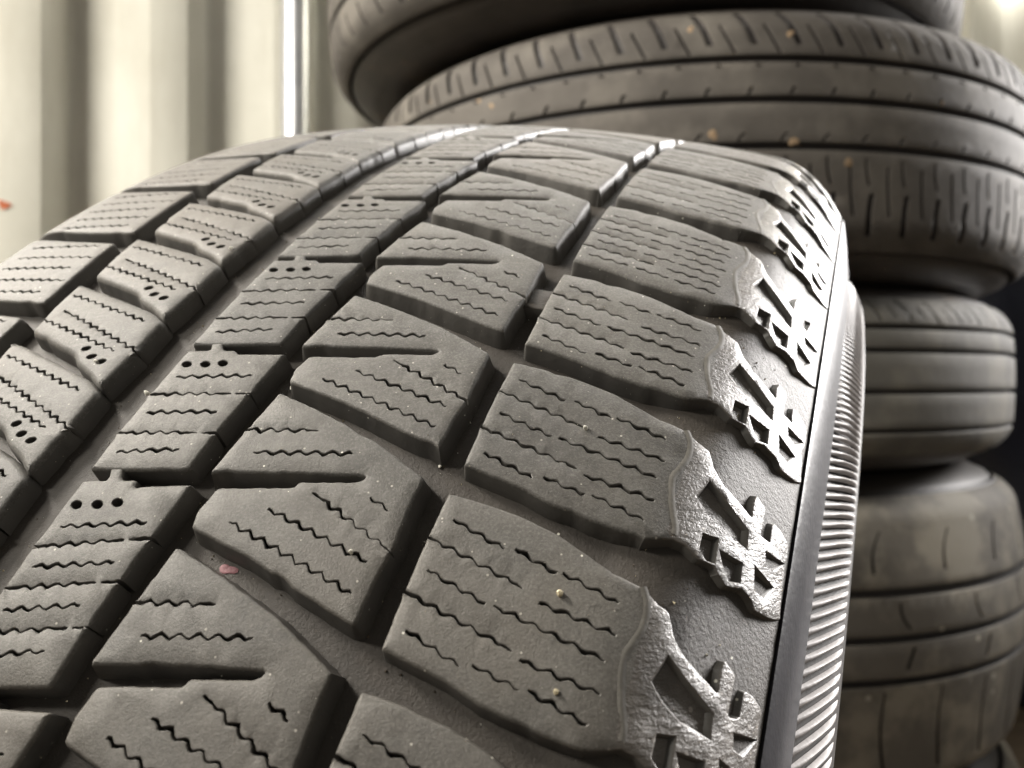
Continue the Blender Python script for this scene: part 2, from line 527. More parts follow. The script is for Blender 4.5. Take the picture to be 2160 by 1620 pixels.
def lathe(name, prof_pts, n, mats, fm=None, wob=0.0, sharp=40):
    """closed ring of (x, r) points in mm turned about local X"""
    V, F, FM = [], [], []
    m = len(prof_pts)
    rr = random.Random(3)
    for i in range(n):
        a = 2 * PI * i / n
        for x, r in prof_pts:
            rw = r + (rr.uniform(-wob, wob) if wob else 0)
            V.append((x * 0.001, -rw * math.cos(a) * 0.001, rw * math.sin(a) * 0.001))
    for i in range(n):
        j = (i + 1) % n
        for k in range(m - 1):
            F.append((i * m + k, i * m + k + 1, j * m + k + 1, j * m + k))
            FM.append(fm[k] if fm else 0)
    return mesh(name, V, F, mats, FM, sharp=sharp)
TEMPLATES = {
 'S_out': [[51.15,62.56],[58.83,62.37],[67.02,62.24],[74.24,62.33],[74.27,63.16],[74.3,68.69],[73.6,74.56],[72.6,79.8],[69.55,88.15],[69.02,92.26],[67.67,94.43],[67.07,96.29],[64.43,97.5],[62.38,99.81],[61.72,101.3],[60.72,103.89],[63.6,103.74],[65.39,104.0],[64.53,105.6],[60.31,105.61],[59.05,105.57],[59.64,106.93],[63.46,106.93],[63.67,108.26],[62.84,109.68],[60.44,109.76],[52.41,109.82],[49.12,110.13],[47.63,108.91],[46.54,106.61],[47.78,105.71],[47.8,104.1],[46.6,102.26],[47.64,100.94],[48.41,100.4],[47.97,98.22],[49.02,96.16],[49.08,94.5],[47.29,90.93],[47.52,84.15],[48.42,76.94],[49.72,72.22]],
 'S_rows': [[[[70.37,64.79],[68.32,73.14]],[[68.63,74.69],[67.1,81.03]],[[67.3,81.88],[65.73,89.88]]],[[[66.99,62.5],[63.82,77.41]],[[62.55,80.16],[61.55,90.65]]],[[[62.46,64.33],[60.41,73.38]],[[60.44,74.65],[58.04,90.16]]],[[[58.88,62.51],[55.72,78.81]],[[54.89,80.13],[54.07,90.71]]],[[[54.2,64.82],[52.04,73.05]],[[52.59,74.69],[51.55,81.08]],[[51.79,82.28],[50.22,90.11]]]],
 'S_ridge': [[68.96,92.34],[66.82,93.43],[63.61,93.57],[59.69,92.39],[57.45,92.52],[54.22,93.28],[51.25,94.37],[49.88,94.46]],
 'S_cells': [[[61.79,97.34],[60.22,99.83],[59.92,100.31],[58.18,103.77],[54.93,104.07],[55.0,101.79],[54.98,100.32],[56.13,97.96],[57.91,96.1]],[[51.53,100.59],[52.14,103.88],[48.83,104.07],[47.71,102.61],[49.04,101.64]],[[52.38,98.05],[53.12,100.17],[48.95,100.37],[48.53,99.31],[49.63,98.04]],[[57.51,106.63],[58.75,109.5],[55.61,108.13],[55.6,106.99]],[[53.46,105.53],[52.92,108.52],[49.79,107.48],[49.63,106.06]]],
 'C_out': [[56.48,27.32],[54.37,36.88],[51.42,47.52],[49.85,51.42],[47.18,57.93],[43.26,57.95],[35.74,58.43],[30.08,57.94],[24.09,58.02],[25.82,50.16],[28.77,39.02],[30.74,27.55],[33.53,27.0],[37.64,27.8],[40.57,39.39],[41.65,39.78],[43.9,48.53],[45.16,49.5],[43.06,39.66],[39.53,24.91]],
 'C_sipes': [[[48.0,25.84],[50.78,37.97]],[[44.54,30.04],[48.24,45.41]],[[32.94,33.13],[28.07,55.58]],[[36.32,37.7],[32.75,55.63]],[[40.47,42.86],[34.61,59.29]],[[41.92,51.68],[40.72,55.07]]],
 'M_out': [[62.61,4.44],[63.42,8.69],[65.16,7.68],[65.64,10.17],[63.91,11.15],[64.4,13.58],[63.57,14.44],[65.57,23.55],[55.13,22.55],[46.49,21.6],[38.75,21.31],[36.27,10.62],[35.04,4.15],[42.55,4.15],[51.1,4.25]],
 'M_ov': [[59.15,6.64],[59.85,10.17],[60.74,13.31]],
 'M_sipes': [[[55.94,6.71],[59.15,20.28]],[[51.16,4.0],[55.41,22.84]],[[47.54,6.66],[50.42,18.99]],[[42.51,3.98],[46.46,21.9]],[[39.14,6.84],[42.02,17.2]]],
 'L_out': [[97.08,-36.54],[90.12,-10.68],[87.66,-2.87],[78.77,-2.64],[69.31,-3.54],[72.08,-11.5],[74.19,-16.61],[76.15,-18.87],[80.76,-34.71],[88.75,-36.12]],
 'L_ov': [[76.61,-16.28],[75.44,-12.78],[74.79,-9.52]],
 'L_sipes': [[[92.87,-34.23],[87.03,-10.32]],[[89.15,-36.07],[77.8,-1.71]],[[84.62,-34.15],[78.44,-10.6]]],
 'K_out': [[96.59,-41.42],[70.35,-39.38]],
 'K_sipes': [[[92.7,-64.68],[92.69,-45.55]],[[88.51,-66.68],[86.14,-38.34]],[[84.22,-64.17],[84.61,-45.48]],[[79.89,-63.02],[77.6,-37.78]],[[75.6,-58.2],[76.05,-45.15]]],
}

# ================================================================== setting
fm_nt = NT("worn_plywood_floor")
fc = fm_nt.ramp(fm_nt.noise(1.0, 6, 0.6, fm_nt.pos((4, 40, 4))), [(0.3, (0.10, 0.075, 0.05)), (0.7, (0.20, 0.155, 0.11))])
fm_nt.l(fc, fm_nt.b.inputs["Base Color"]); set_b(fm_nt, 0.75, 0.3)
fm_nt.bump([(fm_nt.noise(90, 4), 0.3, 0.001)])
floor_me = mesh("floor", [(-3, -2, 0), (4, -2, 0), (4, 5, 0), (-3, 5, 0)], [(0, 1, 2, 3)], fm_nt.m, smooth=False)
tag(obj("floor", floor_me), kind="structure")

wn = NT("painted_container_steel")
wc = wn.ramp(wn.noise(5, 6, 0.6), [(0.3, (0.60, 0.585, 0.51)), (0.7, (0.70, 0.685, 0.61))])
wc = wn.mix(wn.ramp(wn.noise(1.0, 6, 0.7, wn.pos((9, 9, 1.6))), [(0.45, 0.0), (0.75, 0.55)]), wc, (0.42, 0.39, 0.32))
wc = wn.mix(wn.speck(7, 0.16, 0.25), wc, (0.36, 0.27, 0.16))
wc = wn.mix(wn.ramp(wn.noise(1.0, 6, 0.7, wn.pos((30, 30, 5))), [(0.70, 0.0), (0.78, 0.5)]), wc, (0.40, 0.30, 0.18))
wn.l(wc, wn.b.inputs["Base Color"]); set_b(wn, 0.38, 0.5)
wn.bump([(wn.noise(12, 4), 0.2, 0.004), (wn.noise(200, 3), 0.2, 0.0004)])
M_STEEL = wn.m

def corrugated(name, p0, d, n_from, n_to, pitch, depth, height, parent=None):
    """trapezoid-section steel panel along direction d from p0 (plan), ribs vertical"""
    d = Vector((d[0], d[1], 0)).normalized()
    nrm = Vector((d.y, -d.x, 0))            # towards the room
    prof = []
    for k in range(n_from, n_to):
        s = k * pitch
        for f, h in ((0.0, 0), (0.012, -0.03), (0.24, -0.98), (0.255, -1.0), (0.28, -1.0), (0.30, -0.97), (0.715, -0.03), (0.73, 0.0), (0.988, 0)):
            prof.append((s + f * pitch, h * depth))
    V, F = [], []
    nz = 6
    for s, h in prof:
        q = Vector((p0[0], p0[1], 0)) + d * s + nrm * h
        for j in range(nz + 1):
            V.append((q.x, q.y, height * j / nz))
    m = nz + 1
    for i in range(len(prof) - 1):
        for j in range(nz):
            F.append((i * m + j, (i + 1) * m + j, (i + 1) * m + j + 1, i * m + j + 1))
    return obj(name, mesh(name, V, F, M_STEEL, sharp=25), parent)

WK = 0.80
WA = (-0.863 * WK, 1.544 * WK)
WD = (0.686, 0.728)
WP = 0.278 * WK
wl = corrugated("side_wall", WA, WD, -5, 9, WP, 0.046, 2.4)
tag(wl, kind="structure")
mk = NT("orange_marker"); mk.l(mk.ramp(mk.noise(160, 4), [(0.35, (0.55, 0.12, 0.05)), (0.7, (0.75, 0.28, 0.15))]), mk.b.inputs["Base Color"])
pm = []
for i in range(14):
    a = 2 * PI * i / 14; r = 1 + 0.25 * math.sin(3 * a + 1)
    pm.append((WD[0] * 0.008 * r * math.cos(a), WD[1] * 0.008 * r * math.cos(a), 0.006 * r * math.sin(a)))
po = obj("paint_mark", mesh("paint_mark", pm, [tuple(range(14))], mk.m, smooth=False), wl)
po.location = (-0.723 + 0.0004 * WD[1], 1.200 - 0.0004 * WD[0], CAM_Z + 0.255)

def metal_pipe():
    nt = NT("galvanised_steel")
    nt.l(nt.ramp(nt.noise(40, 5), [(0.3, (0.55, 0.56, 0.58)), (0.7, (0.72, 0.72, 0.73))]), nt.b.inputs["Base Color"])
    nt.b.inputs["Metallic"].default_value = 1.0; nt.b.inputs["Roughness"].default_value = 0.42
    px, py = -0.2575 * 1.49, 1.49
    root = bpy.data.objects.new("metal_pipe", None); COL.objects.link(root); root.location = (px, py, 0)
    tag(root, "shiny vertical metal pipe against the corrugated wall, left of the tyre stack", "pipe")
    def tube(name, r0, z0, z1, n=28, taper=1.0):
        V = [(r * math.cos(2 * PI * i / n), r * math.sin(2 * PI * i / n), z) for z, r in ((z0, r0 * 0.9), (z0 + 0.002, r0), (z1 - 0.002, r0), (z1, r0 * 0.9)) for i in range(n)]
        F = [(k * n + i, k * n + (i + 1) % n, (k + 1) * n + (i + 1) % n, (k + 1) * n + i) for k in range(3) for i in range(n)]
        return obj(name, mesh(name, V, F, nt.m), root)
    tube("tube", 0.024, 0.012, 2.35)
    tube("base_flange", 0.045, 0.0, 0.014)
    tube("clamp", 0.028, 1.42, 1.45)
metal_pipe()
s_end = 9 * WP - 0.02
WE = (WA[0] + WD[0] * s_end, WA[1] + WD[1] * s_end)
we = corrugated("end_wall", (WE[0] + WD[1] * 1.9, WE[1] - WD[0] * 1.9), (-WD[1], WD[0]), 0, 9, WP, 0.046, 2.4)
tag(we, kind="structure")

# ================================================================== the winter tyre
R0 = 325.0
KC, XC = 0.00094629, 12.0
XA, RA, XB, RB = 110.24, 301.53, 114.21, 283.17
def prof_main(x):
    x = np.asarray(x, float); y = x - XC
    a = 74.0
    r = R0 - KC * y * y
    D = XA - XC - a; ra = R0 - KC * a * a; sa = -2 * KC * a
    q = (RA - ra - sa * D) / D ** 2.5
    r2 = ra + sa * (y - a) + q * np.clip(y - a, 0, 40) ** 2.5
    rl = r - 14 * (np.clip(-y - 77, 0, 40) / 22) ** 2.5
    return np.where(y < 0, rl, np.where(y < a, r, r2))
MAIN = Casing(R0, prof_main)
ROT = Matrix(((0.93137601, 0.19708716, 0.30609700), (-0.33279270, 0.80180454, 0.49634514), (-0.14760671, -0.56415080, 0.81237069)))
CEN = Vector((-0.01825, 0.37725, CAM_Z - 0.22362))
TYRE_M = Matrix.Translation(CEN) @ ROT.to_4x4()
base_pt = Vector((CEN.x + 0.03, CEN.y - 0.01, 0.0))
tyre = bpy.data.objects.new("winter_tyre", None)
COL.objects.link(tyre)
tyre.location = base_pt
tag(tyre, "worn studless winter tyre with siped tread blocks and snowflake shoulder marks, leaning in the foreground", "tyre")
TL = Matrix.Translation(-base_pt) @ TYRE_M
def tyre_part(name, me, u=0.0, parent=None):
    if parent is not None:
        return obj(name, me, parent)
    return obj(name, me, tyre, TL @ Matrix.Rotation(-u / R0, 4, 'X'))

# rotation sense: point at arc u is (x, -r cos, r sin); a turn by +u must take u=0 to u
def check_turn():
    p = Matrix.Rotation(-10 / R0, 4, 'X') @ Vector((0, -1, 0))
    return p.z > 0
TURN = -1 if check_turn() else 1
def turn(u):
    return TL @ Matrix.Rotation(TURN * u / R0, 4, 'X')

def floor_depth(x):
    d = 3.8
    if x > 86: d = 3.8 - 2.7 * min(1, (x - 86) / 13) - 0.85 * min(1, max(0, (x - 105) / 5))
    if x < -62: d = 3.8 - 2.7 * min(1, (-62 - x) / 13)
    return d

# tread base, sidewalls and inner liner
pts, fmi = [], []
xs_l = np.concatenate([np.linspace(-86.2, -60, 16), np.linspace(-58, 84, 44), np.linspace(86, 110.2, 18)])
for x in xs_l:
    d = floor_depth(x); e = 0.3
    dr = float((prof_main(x + e) - prof_main(x - e)) / (2 * e)); ln = math.hypot(dr, 1)
    pts.append((x + d * dr / ln, float(prof_main(x)) - d / ln))
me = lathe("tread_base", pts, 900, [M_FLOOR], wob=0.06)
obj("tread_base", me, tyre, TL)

side = [(109.9, 301.0), (110.5, 301.5), (111.0, 300.9), (113.0, 293.0), (114.9, 284.2), (114.7, 283.2), (114.0, 282.4), (115.4, 280.0),
        (118.3, 275.2), (121.0, 270.6), (121.7, 269.3), (122.2, 266.5), (122.4, 262), (122.2, 250), (120.5, 235), (117.5, 220), (112, 208), (104, 201), (92, 198.5), (86, 202)]
sm = [1] * 5 + [0] * (len(side) - 6)
obj("sidewall", lathe("sidewall", side, 360, [M_SIDE, M_BAND], sm), tyre, TL)
lside = [(2 * XC - x, r) for x, r in side]
obj("sidewall", lathe("sidewall", lside, 240, [M_SIDE, M_BAND], sm), tyre, TL)
liner = [(86, 202), (96, 212), (107, 235), (109, 262), (103, 284), (86, 303), (50, 311), (XC, 313), (-26, 311), (-62, 303), (-79, 284), (-85, 262), (-83, 235), (-72, 212), (-62, 202)]
obj("inner_liner", lathe("inner_liner", liner, 240, [M_SIDE]), tyre, TL)

# ---- tread patterns -------------------------------------------------------
T = TEMPLATES
S_LO, S_HI = 49.0, 77.2
C_REF, C_PITCH = 47.2, 28.6
M_LO, M_P = 36.8, 28.8
L_REF, L_P = 69.3, 18.75
K_LO, K_P = 70.4, 28.3

def scl(p, lo, k):
    return [((u - lo) * k, x) for u, x in p]

def lerp(a, b, t):
    return tuple(a[i] + (b[i] - a[i]) * t for i in range(len(a)))

def shoulder_holes(k, nrow, seed):
    rows = T['S_rows']
    out, sl = [], []
    top_r = rows[0]; bot_r = rows[4]
    for i in range(nrow):
        f = i / (nrow - 1) * 4
        src = rows[i % 5] if nrow == 5 else rows[(i % 2) if i not in (0, nrow - 1) else (0 if i == 0 else 4)]
        # straight target line for this row
        t = i / (nrow - 1)
        l0 = lerp(top_r[0][0], bot_r[0][0], t); l1 = lerp(top_r[-1][1], bot_r[-1][1], t)
        for j, (a, b) in enumerate(src):
            if nrow != 5:
                def onl(p):
                    w = (p[1] - 62.5) / 28.0
                    return (lerp(l0, l1, w)[0], p[1])
                a, b = onl(a), onl(b)
            a2, b2 = ((a[0] - S_LO) * k, a[1]), ((b[0] - S_LO) * k, b[1])
            edge = a[1] < 63.3
            if edge:
                sl.append(wave_sipe(a2, b2, 0.46, 0.34, 2.9, open0=2.0, lead=3.0, seed=seed + i * 7 + j, sides=True))
            else:
                out.append((wave_sipe(a2, b2, 0.50, 0.34, 2.9, seed=seed + i * 7 + j), 3.2))
    return out, sl

def clear_holes(holes, outline, margin):
    """keep only holes that lie inside the outline"""
    P = offset_poly(round_poly(ccw(outline), 0.9, 1.2), margin)
    good = []
    for h, d in holes:
        a = np.array(h)
        if pip(a[:, 0], a[:, 1], P).all(): good.append((h, d))
    return good

def shoulder_bevel(x):
    return 0.6 if x < 88 else max(0.16, 0.6 - 0.44 * (x - 88) / 7)

def shoulder_mat(c, m):
    if c[0] > 93.6 and m == 0: return 2
    return m

SB = [-75.0, -44.0, -13.0, 18.9, 49.0, 77.2, 104.6, 137.6, 167.5, 198.5, 229.0, 258.0, 287.0]
S_MESH = {}
def shoulder_block(i):
    lo, hi = SB[i], SB[i + 1]
    k = (hi - lo) / (S_HI - S_LO)
    nrow = 7 if (hi - lo) > 32.3 else (6 if (hi - lo) > 30.5 else 5)
    key = (round(k, 2), nrow, i % 3)
    if key not in S_MESH:
        ol = scl(T['S_out'], S_LO, k)
        cells = [(scl(c, S_LO, k), 0.95) for c in T['S_cells']]
        inner = [(u, x) for u, x in ol]
        sh, sl = shoulder_holes(k, nrow, 11 + nrow + 53 * (i % 3))
        holes = clear_holes(sh, ol, 1.0) + cells
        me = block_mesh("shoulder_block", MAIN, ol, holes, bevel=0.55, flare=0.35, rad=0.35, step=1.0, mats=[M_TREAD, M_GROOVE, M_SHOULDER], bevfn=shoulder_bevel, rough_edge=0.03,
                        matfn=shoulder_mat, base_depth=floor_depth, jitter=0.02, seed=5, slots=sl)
        rd = scl(T['S_ridge'], S_LO, k)
        S_MESH[key] = (me, ridge_mesh(rd))
    me, rme = S_MESH[key]
    b = obj("shoulder_block", me, tyre, turn(lo))
    obj("ridge", rme, b)
    return b

def smooth_path(p, n=6):
    out = []
    q = [p[0]] + list(p) + [p[-1]]
    for i in range(1, len(q) - 2):
        for j in range(n):
            t = j / n
            out.append(tuple(0.5 * (2 * q[i][c] + (q[i + 1][c] - q[i - 1][c]) * t + (2 * q[i - 1][c] - 5 * q[i][c] + 4 * q[i + 1][c] - q[i + 2][c]) * t * t
                                    + (-q[i - 1][c] + 3 * q[i][c] - 3 * q[i + 1][c] + q[i + 2][c]) * t ** 3) for c in (0, 1)))
    out.append(tuple(p[-1]))
    return out

def ridge_mesh(path, w=1.0, h=0.085):
    p = np.array(smooth_path(path))
    d = np.gradient(p, axis=0); d /= np.linalg.norm(d, axis=1)[:, None]
    nr = np.stack([-d[:, 1], d[:, 0]], 1)
    rings = []
    for f, hh in ((-0.5, -0.12), (-0.25, 0.7), (0.0, 1.0), (0.25, 0.7), (0.5, -0.12)):
        q = p + nr * (f * w)
        rings.append(MAIN.pt(q[:, 0], q[:, 1], np.full(len(q), hh * h)))
    V = np.concatenate(rings); n = len(p); F = []
    for a in range(4):
        for i in range(n - 1):
            F.append((a * n + i, a * n + i + 1, (a + 1) * n + i + 1, (a + 1) * n + i))
    return mesh("ridge", V.tolist(), F, M_RIDGE, sharp=80)

for i in range(len(SB) - 1):
    shoulder_block(i)

# ---- row between the shoulder groove and the centre rib
CB = [-75.0, -44.0, -14.5, 16.5, 47.2, 75.0, 103.9, 134.6, 167.5, 198.5, 229.0, 258.0, 287.0]
C_MESH = {}
def wedge_block(i):
    top = CB[i + 1]; k = (CB[i + 1] - CB[i]) / 28.4 if i < 3 else (CB[i + 1] - CB[i]) / 29.3
    k = round(k, 2); var = i % 3; key = (k, var)
    if key not in C_MESH:
        ol = scl(T['C_out'], C_REF, k)
        holes, sl = [], []
        for j, (a, b) in enumerate(T['C_sipes']):
            a2, b2 = ((a[0] - C_REF) * k, a[1]), ((b[0] - C_REF) * k, b[1])
            if j == 0:
                sl.append(wave_sipe(a2, b2, 0.46, 0.42, 2.75, open0=2.5, lead=3.5, seed=40 + 31 * var, sides=True)); continue
            if j == 4:
                sl.append(wave_sipe(b2, a2, 0.46, 0.42, 2.75, open0=2.0, lead=4.5, seed=44 + 31 * var, sides=True)); continue
            holes.append((wave_sipe(a2, b2, 0.46, 0.42 if j != 5 else 0.5, 2.75 if j != 5 else 3.0, seed=40 + j + 31 * var), 3.0))
        holes = clear_holes(holes, ol, 0.95)
        C_MESH[key] = block_mesh("tread_block", MAIN, ol, holes, depth=3.8, bevel=0.5, flare=0.8, rad=0.7, step=1.0, jitter=0.02, seed=8 + var, slots=sl, rough_edge=0.045)
    return obj("tread_block", C_MESH[key], tyre, turn(top))
for i in range(len(CB) - 1):
    wedge_block(i)

# ---- centre rib
MB = [-84.0, -55.0, -27.3, 1.6, 36.8, 65.6, 94.3, 123.2, 152.2, 181.0, 210.0, 239.0, 268.0, 297.0]
M_MESH = {}
def centre_block(i):
    lo, hi = MB[i], MB[i + 1]
    k = round((hi - lo) / M_P, 2); var = i % 2; key = (k, var)
    if key not in M_MESH:
        ol = scl(T['M_out'], M_LO, k)
        holes, sl = [], []
        sip = T['M_sipes']
        if k > 1.15:
            # the long pitch carries two more sipes
            a0, b0 = sip[0]; a4, b4 = sip[4]; sip = []
            for j in range(7):
                t = j / 6
                a, b = lerp(a0, a4, t), lerp(b0, b4, t)
                if j % 2: a, b = (a[0] - 0.5, 4.6), (b[0] + 1.0, 22.0)
                sip.append((a, b))
        for j, (a, b) in enumerate(sip):
            a2, b2 = ((a[0] - M_LO) * k, a[1]), ((b[0] - M_LO) * k, b[1])
            full = j % 2 == 1
            if full:
                m2 = lerp(a2, b2, 0.80)
                sl.append(wave_sipe(a2, m2, 0.44, 0.36, 2.7, open0=2.0, lead=4.2, seed=70 + j + 29 * var, sides=True))
                m3 = lerp(a2, b2, 0.845)
                sl.append(wave_sipe(b2, m3, 0.44, 0.0, 2.7, open0=2.0, lead=3, seed=75 + j + 29 * var, sides=True))
                continue
            holes.append((wave_sipe(a2, b2, 0.44, 0.36, 2.7, lead=1.6 if full else 0.0, seed=70 + j + 29 * var), 3.2))
        for c in T['M_ov']:
            holes.append((oval(((c[0] - M_LO) * k, c[1]), 0.72, 0.98, 0.15), 2.6))
        holes = clear_holes(holes, ol, 0.9)
        M_MESH[key] = block_mesh("centre_rib_block", MAIN, ol, holes, depth=3.8, bevel=0.6, flare=0.3, rad=0.6, step=1.0, jitter=0.02, seed=9 + var, slots=sl, rough_edge=0.04)
    return obj("centre_rib_block", M_MESH[key], tyre, turn(lo))
for i in range(len(MB) - 1):
    centre_block(i)

# ---- left row of small blocks
ol = [(u, x - 3.1 if x > -4 else x) for u, x in scl(T['L_out'], L_REF, 1.0)]
L_ME = []
for var in range(3):
    hl, sll = [], []
    for j, (a, b) in enumerate(T['L_sipes']):
        a2, b2 = (a[0] - L_REF, a[1]), (b[0] - L_REF, b[1])
        if j == 1:
            sll.append(wave_sipe(b2, lerp(a2, b2, 0.12), 0.5, 0.36, 2.6, open0=3.0, lead=5.5, seed=91 + 37 * var, sides=True)); continue
        hl.append((wave_sipe(a2, b2, 0.44, 0.36, 2.6, lead=2.0 if j == 1 else 0, seed=90 + j + 37 * var), 3.2))
    for q, c in enumerate(T['L_ov']):
        hl.append((oval((c[0] - L_REF + (1.5, 0.9, 0.7)[q], c[1] - (0.9, 1.5, 1.7)[q]), 0.66, 1.0, -0.3), 2.6))
    L_ME.append(block_mesh("tread_block", MAIN, ol, clear_holes(hl, ol, 1.12), depth=3.8, bevel=1.1, flare=0.4, rad=1.1, step=1.0, jitter=0.02, seed=10 + var, slots=sll, rough_edge=0.04))
for i in range(-8, 12):
    obj("tread_block", L_ME[i % 3], tyre, turn(L_REF + i * L_P + (0.35 * i if i > 0 else 0)))

# ---- left shoulder row
KB = K_P
ol = [(0.3, -39.6), (KB - 4.2, -40.9), (KB - 3.2, -55), (KB - 1.2, -70), (KB + 1.2, -84.5), (4.6, -84.5), (2.6, -70), (0.8, -55)]
hk = []
for j in range(5):
    u = 4.2 + j * 4.6
    a, b = (u - 0.4, -66.0), (u, -44.5)
    if j % 2: b = (u - 0.2, -41.6)
    hk.append((wave_sipe(a, b, 0.5, 0.35, 2.8, seed=120 + j), 3.0))
hk = clear_holes(hk, ol, 1.0)
K_ME = block_mesh("shoulder_block", MAIN, ol, hk, bevel=0.6, flare=0.35, rad=0.8, step=1.0, base_depth=floor_depth, mats=[M_TREAD, M_GROOVE, M_SHOULDER], jitter=0.02, seed=12, rough_edge=0.03)
for i in range(-5, 8):
    obj("shoulder_block", K_ME, tyre, turn(K_LO + i * K_P))

# ---- the rest of the tread, out of sight below and behind: plain blocks joined
def hidden_tread():
    V, F = [], []
    C0 = 2 * PI * R0
    def prism(ol, lo):
        P = ccw(ol); n = len(P)
        a = np.array(P)
        d = np.array([floor_depth(x) for x in a[:, 1]])
        t = MAIN.pt(a[:, 0] + lo, a[:, 1], np.zeros(n)); b = MAIN.pt(a[:, 0] + lo, a[:, 1], -d - 0.3)
        i = len(V)
        V.extend(t.tolist()); V.extend(b.tolist())
        q = delaunay_2d_cdt([Vector(p) for p in P], [(k, (k + 1) % n) for k in range(n)], [], 1, 1e-5)
        for f in q[2]:
            F.append(tuple(i + q[3][k][0] for k in f))
        for k in range(n):
            j = (k + 1) % n
            F.append((i + k, i + j, i + n + j, i + n + k))
    def fill(ol, lo0, hi0, pitch):
        span = (C0 + lo0) - hi0
        n = max(1, round(span / pitch))
        p = span / n
        for q in range(n):
            prism([(u * p / pitch, x) for u, x in ol], hi0 + q * p)
    fill(scl(T['S_out'], S_LO, 1), SB[0], SB[-1], S_HI - S_LO)
    fill(scl(T['C_out'], C_REF - 28.6, 1), CB[0], CB[-1], 28.6)
    fill(scl(T['M_out'], M_LO, 1), MB[0], MB[-1], M_P)
    fill(scl(T['L_out'], L_REF, 1), L_REF - 8 * L_P, L_REF + 11 * (L_P + 0.35) + L_P, L_P)
    fill(ol_k, K_LO - 5 * K_P, K_LO + 8 * K_P, K_P)
    o = obj("hidden_tread", mesh("hidden_tread", V, F, M_GROOVE, smooth=False), tyre, TL)
    o["kind"] = "stuff"
ol_k = ol
hidden_tread()

# ---- wear bar across the shoulder groove (what a driver checks)
wb_me = block_mesh("wear_bar", MAIN, [(90.6, 57.0), (90.9, 63.4), (97.0, 63.0), (96.8, 57.0)], [], top=-1.3, depth=3.8, bevel=0.25, flare=0.1, rad=0.3, step=1.0, mats=[M_FLOOR, M_GROOVE])
o = obj("wear_bar", wb_me, tyre, TL)
o["label"] = "raised wear bar bridging the shoulder groove"

# ---- sidewall serrations: fine slanted ribs
def rib_geom():
    V, F = [], []
    p0, p1 = (114.6, 282.2), (121.5, 270.0)
    dx, dr = p1[0] - p0[0], p1[1] - p0[1]
    ln = math.hypot(dx, dr); nx, nr = -dr / ln, dx / ln
    n = 8
    for i in range(n + 1):
        t = i / n
        x, r = p0[0] + dx * t, p0[1] + dr * t
        bow = 0.55 * math.sin(PI * t)
        hgt = 0.75 * min(1, 6 * t, 5 * (1 - t)) + 0.02
        for w, h in ((-0.95, -0.15), (-0.45, 0.75), (0.05, 1.0), (0.45, 0.72), (0.85, -0.15)):
            rr_ = r + nr * (hgt * h + bow); xx = x + nx * (hgt * h + bow)
            th = (15.0 * t + w) / R0
            V.append((xx * .001, -rr_ * math.cos(th) * .001, rr_ * math.sin(th) * .001))
    for i in range(n):
        for k in range(4):
            F.append((i * 5 + k, i * 5 + k + 1, (i + 1) * 5 + k + 1, (i + 1) * 5 + k))
    return V, F
rv, rf = rib_geom()
RIB_ME = mesh("serration", rv, rf, M_RIB, sharp=70)
NR = 682
step_a = 2 * PI / NR
first, last = -24, 96
for i in range(first, last):
    obj("serration", RIB_ME, tyre, TL @ Matrix.Rotation(TURN * i * step_a, 4, 'X'))
V, F = [], []
for i in range(last, NR + first):
    Rm = Matrix.Rotation(TURN * i * step_a, 3, 'X'); b = len(V)
    V.extend([tuple(Rm @ Vector(v)) for v in rv]); F.extend([tuple(b + k for k in f) for f in rf])
o = obj("serration_band", mesh("serration_band", V, F, M_RIB, sharp=70), tyre, TL)
o["kind"] = "stuff"

# ---- small marks on the tyre
def blob_mesh(name, cas, c, ru, rx, h, mat, hh=0.0, seed=0, n=16):
    rr = random.Random(seed)
    V = [cas.pt(c[0], c[1], hh + h).tolist()]
    F = []
    for ring, (f, z) in enumerate(((0.45, 0.92), (0.8, 0.6), (1.0, -0.3))):
        for i in range(n):
            a = 2 * PI * i / n
            k = f * (1 + 0.28 * math.sin(2 * a + seed) + 0.16 * math.sin(3 * a + 2 * seed) + 0.05 * rr.uniform(-1, 1))
            V.append(cas.pt(c[0] + ru * k * math.cos(a), c[1] + rx * k * math.sin(a), hh + h * z).tolist())
    for i in range(n):
        j = (i + 1) % n
        F.append((0, 1 + i, 1 + j))
        for q in (0, 1):
            F.append((1 + q * n + i, 1 + (q + 1) * n + i, 1 + (q + 1) * n + j, 1 + q * n + j))
    return mesh(name, V, F, mat, sharp=60)
o = obj("paint_mark", blob_mesh("paint_mark", MAIN, (26.7, 34.4), 0.85, 1.25, 0.05, M_PINK, -3.74, 5), tyre, TL)
o["label"] = "small pink paint mark on the groove floor"

# ================================================================== grit stones (loose things caught in the tread)
def stone(u, x, h, size, mat, label, seed):
    rr = random.Random(seed)
    size = tuple(0.72 * q for q in size)
    bm = bmesh.new()
    bmesh.ops.create_icosphere(bm, subdivisions=2, radius=1)
    sx, sy, sz = size
    for v in bm.verts:
        n = 1 + 0.22 * math.sin(3 * v.co.x + seed) * math.cos(2.5 * v.co.y - seed) + rr.uniform(-0.06, 0.06)
        v.co = Vector((v.co.x * sx * n, v.co.y * sy * n, v.co.z * sz * n)) * 0.001
    me = bpy.data.meshes.new("grit_stone"); bm.to_mesh(me); bm.free()
    me.materials.append(mat)
    o = bpy.data.objects.new("grit_stone", me); COL.objects.link(o)
    p = Vector(MAIN.pt(u, x, h).tolist())
    o.matrix_basis = TYRE_M @ Matrix.Translation(p) @ Matrix.Rotation(TURN * u / R0, 4, 'X') @ Matrix.Rotation(rr.uniform(-0.6, 0.6), 4, 'Y')
    tag(o, label, "stone", "grit stones caught in the tread")
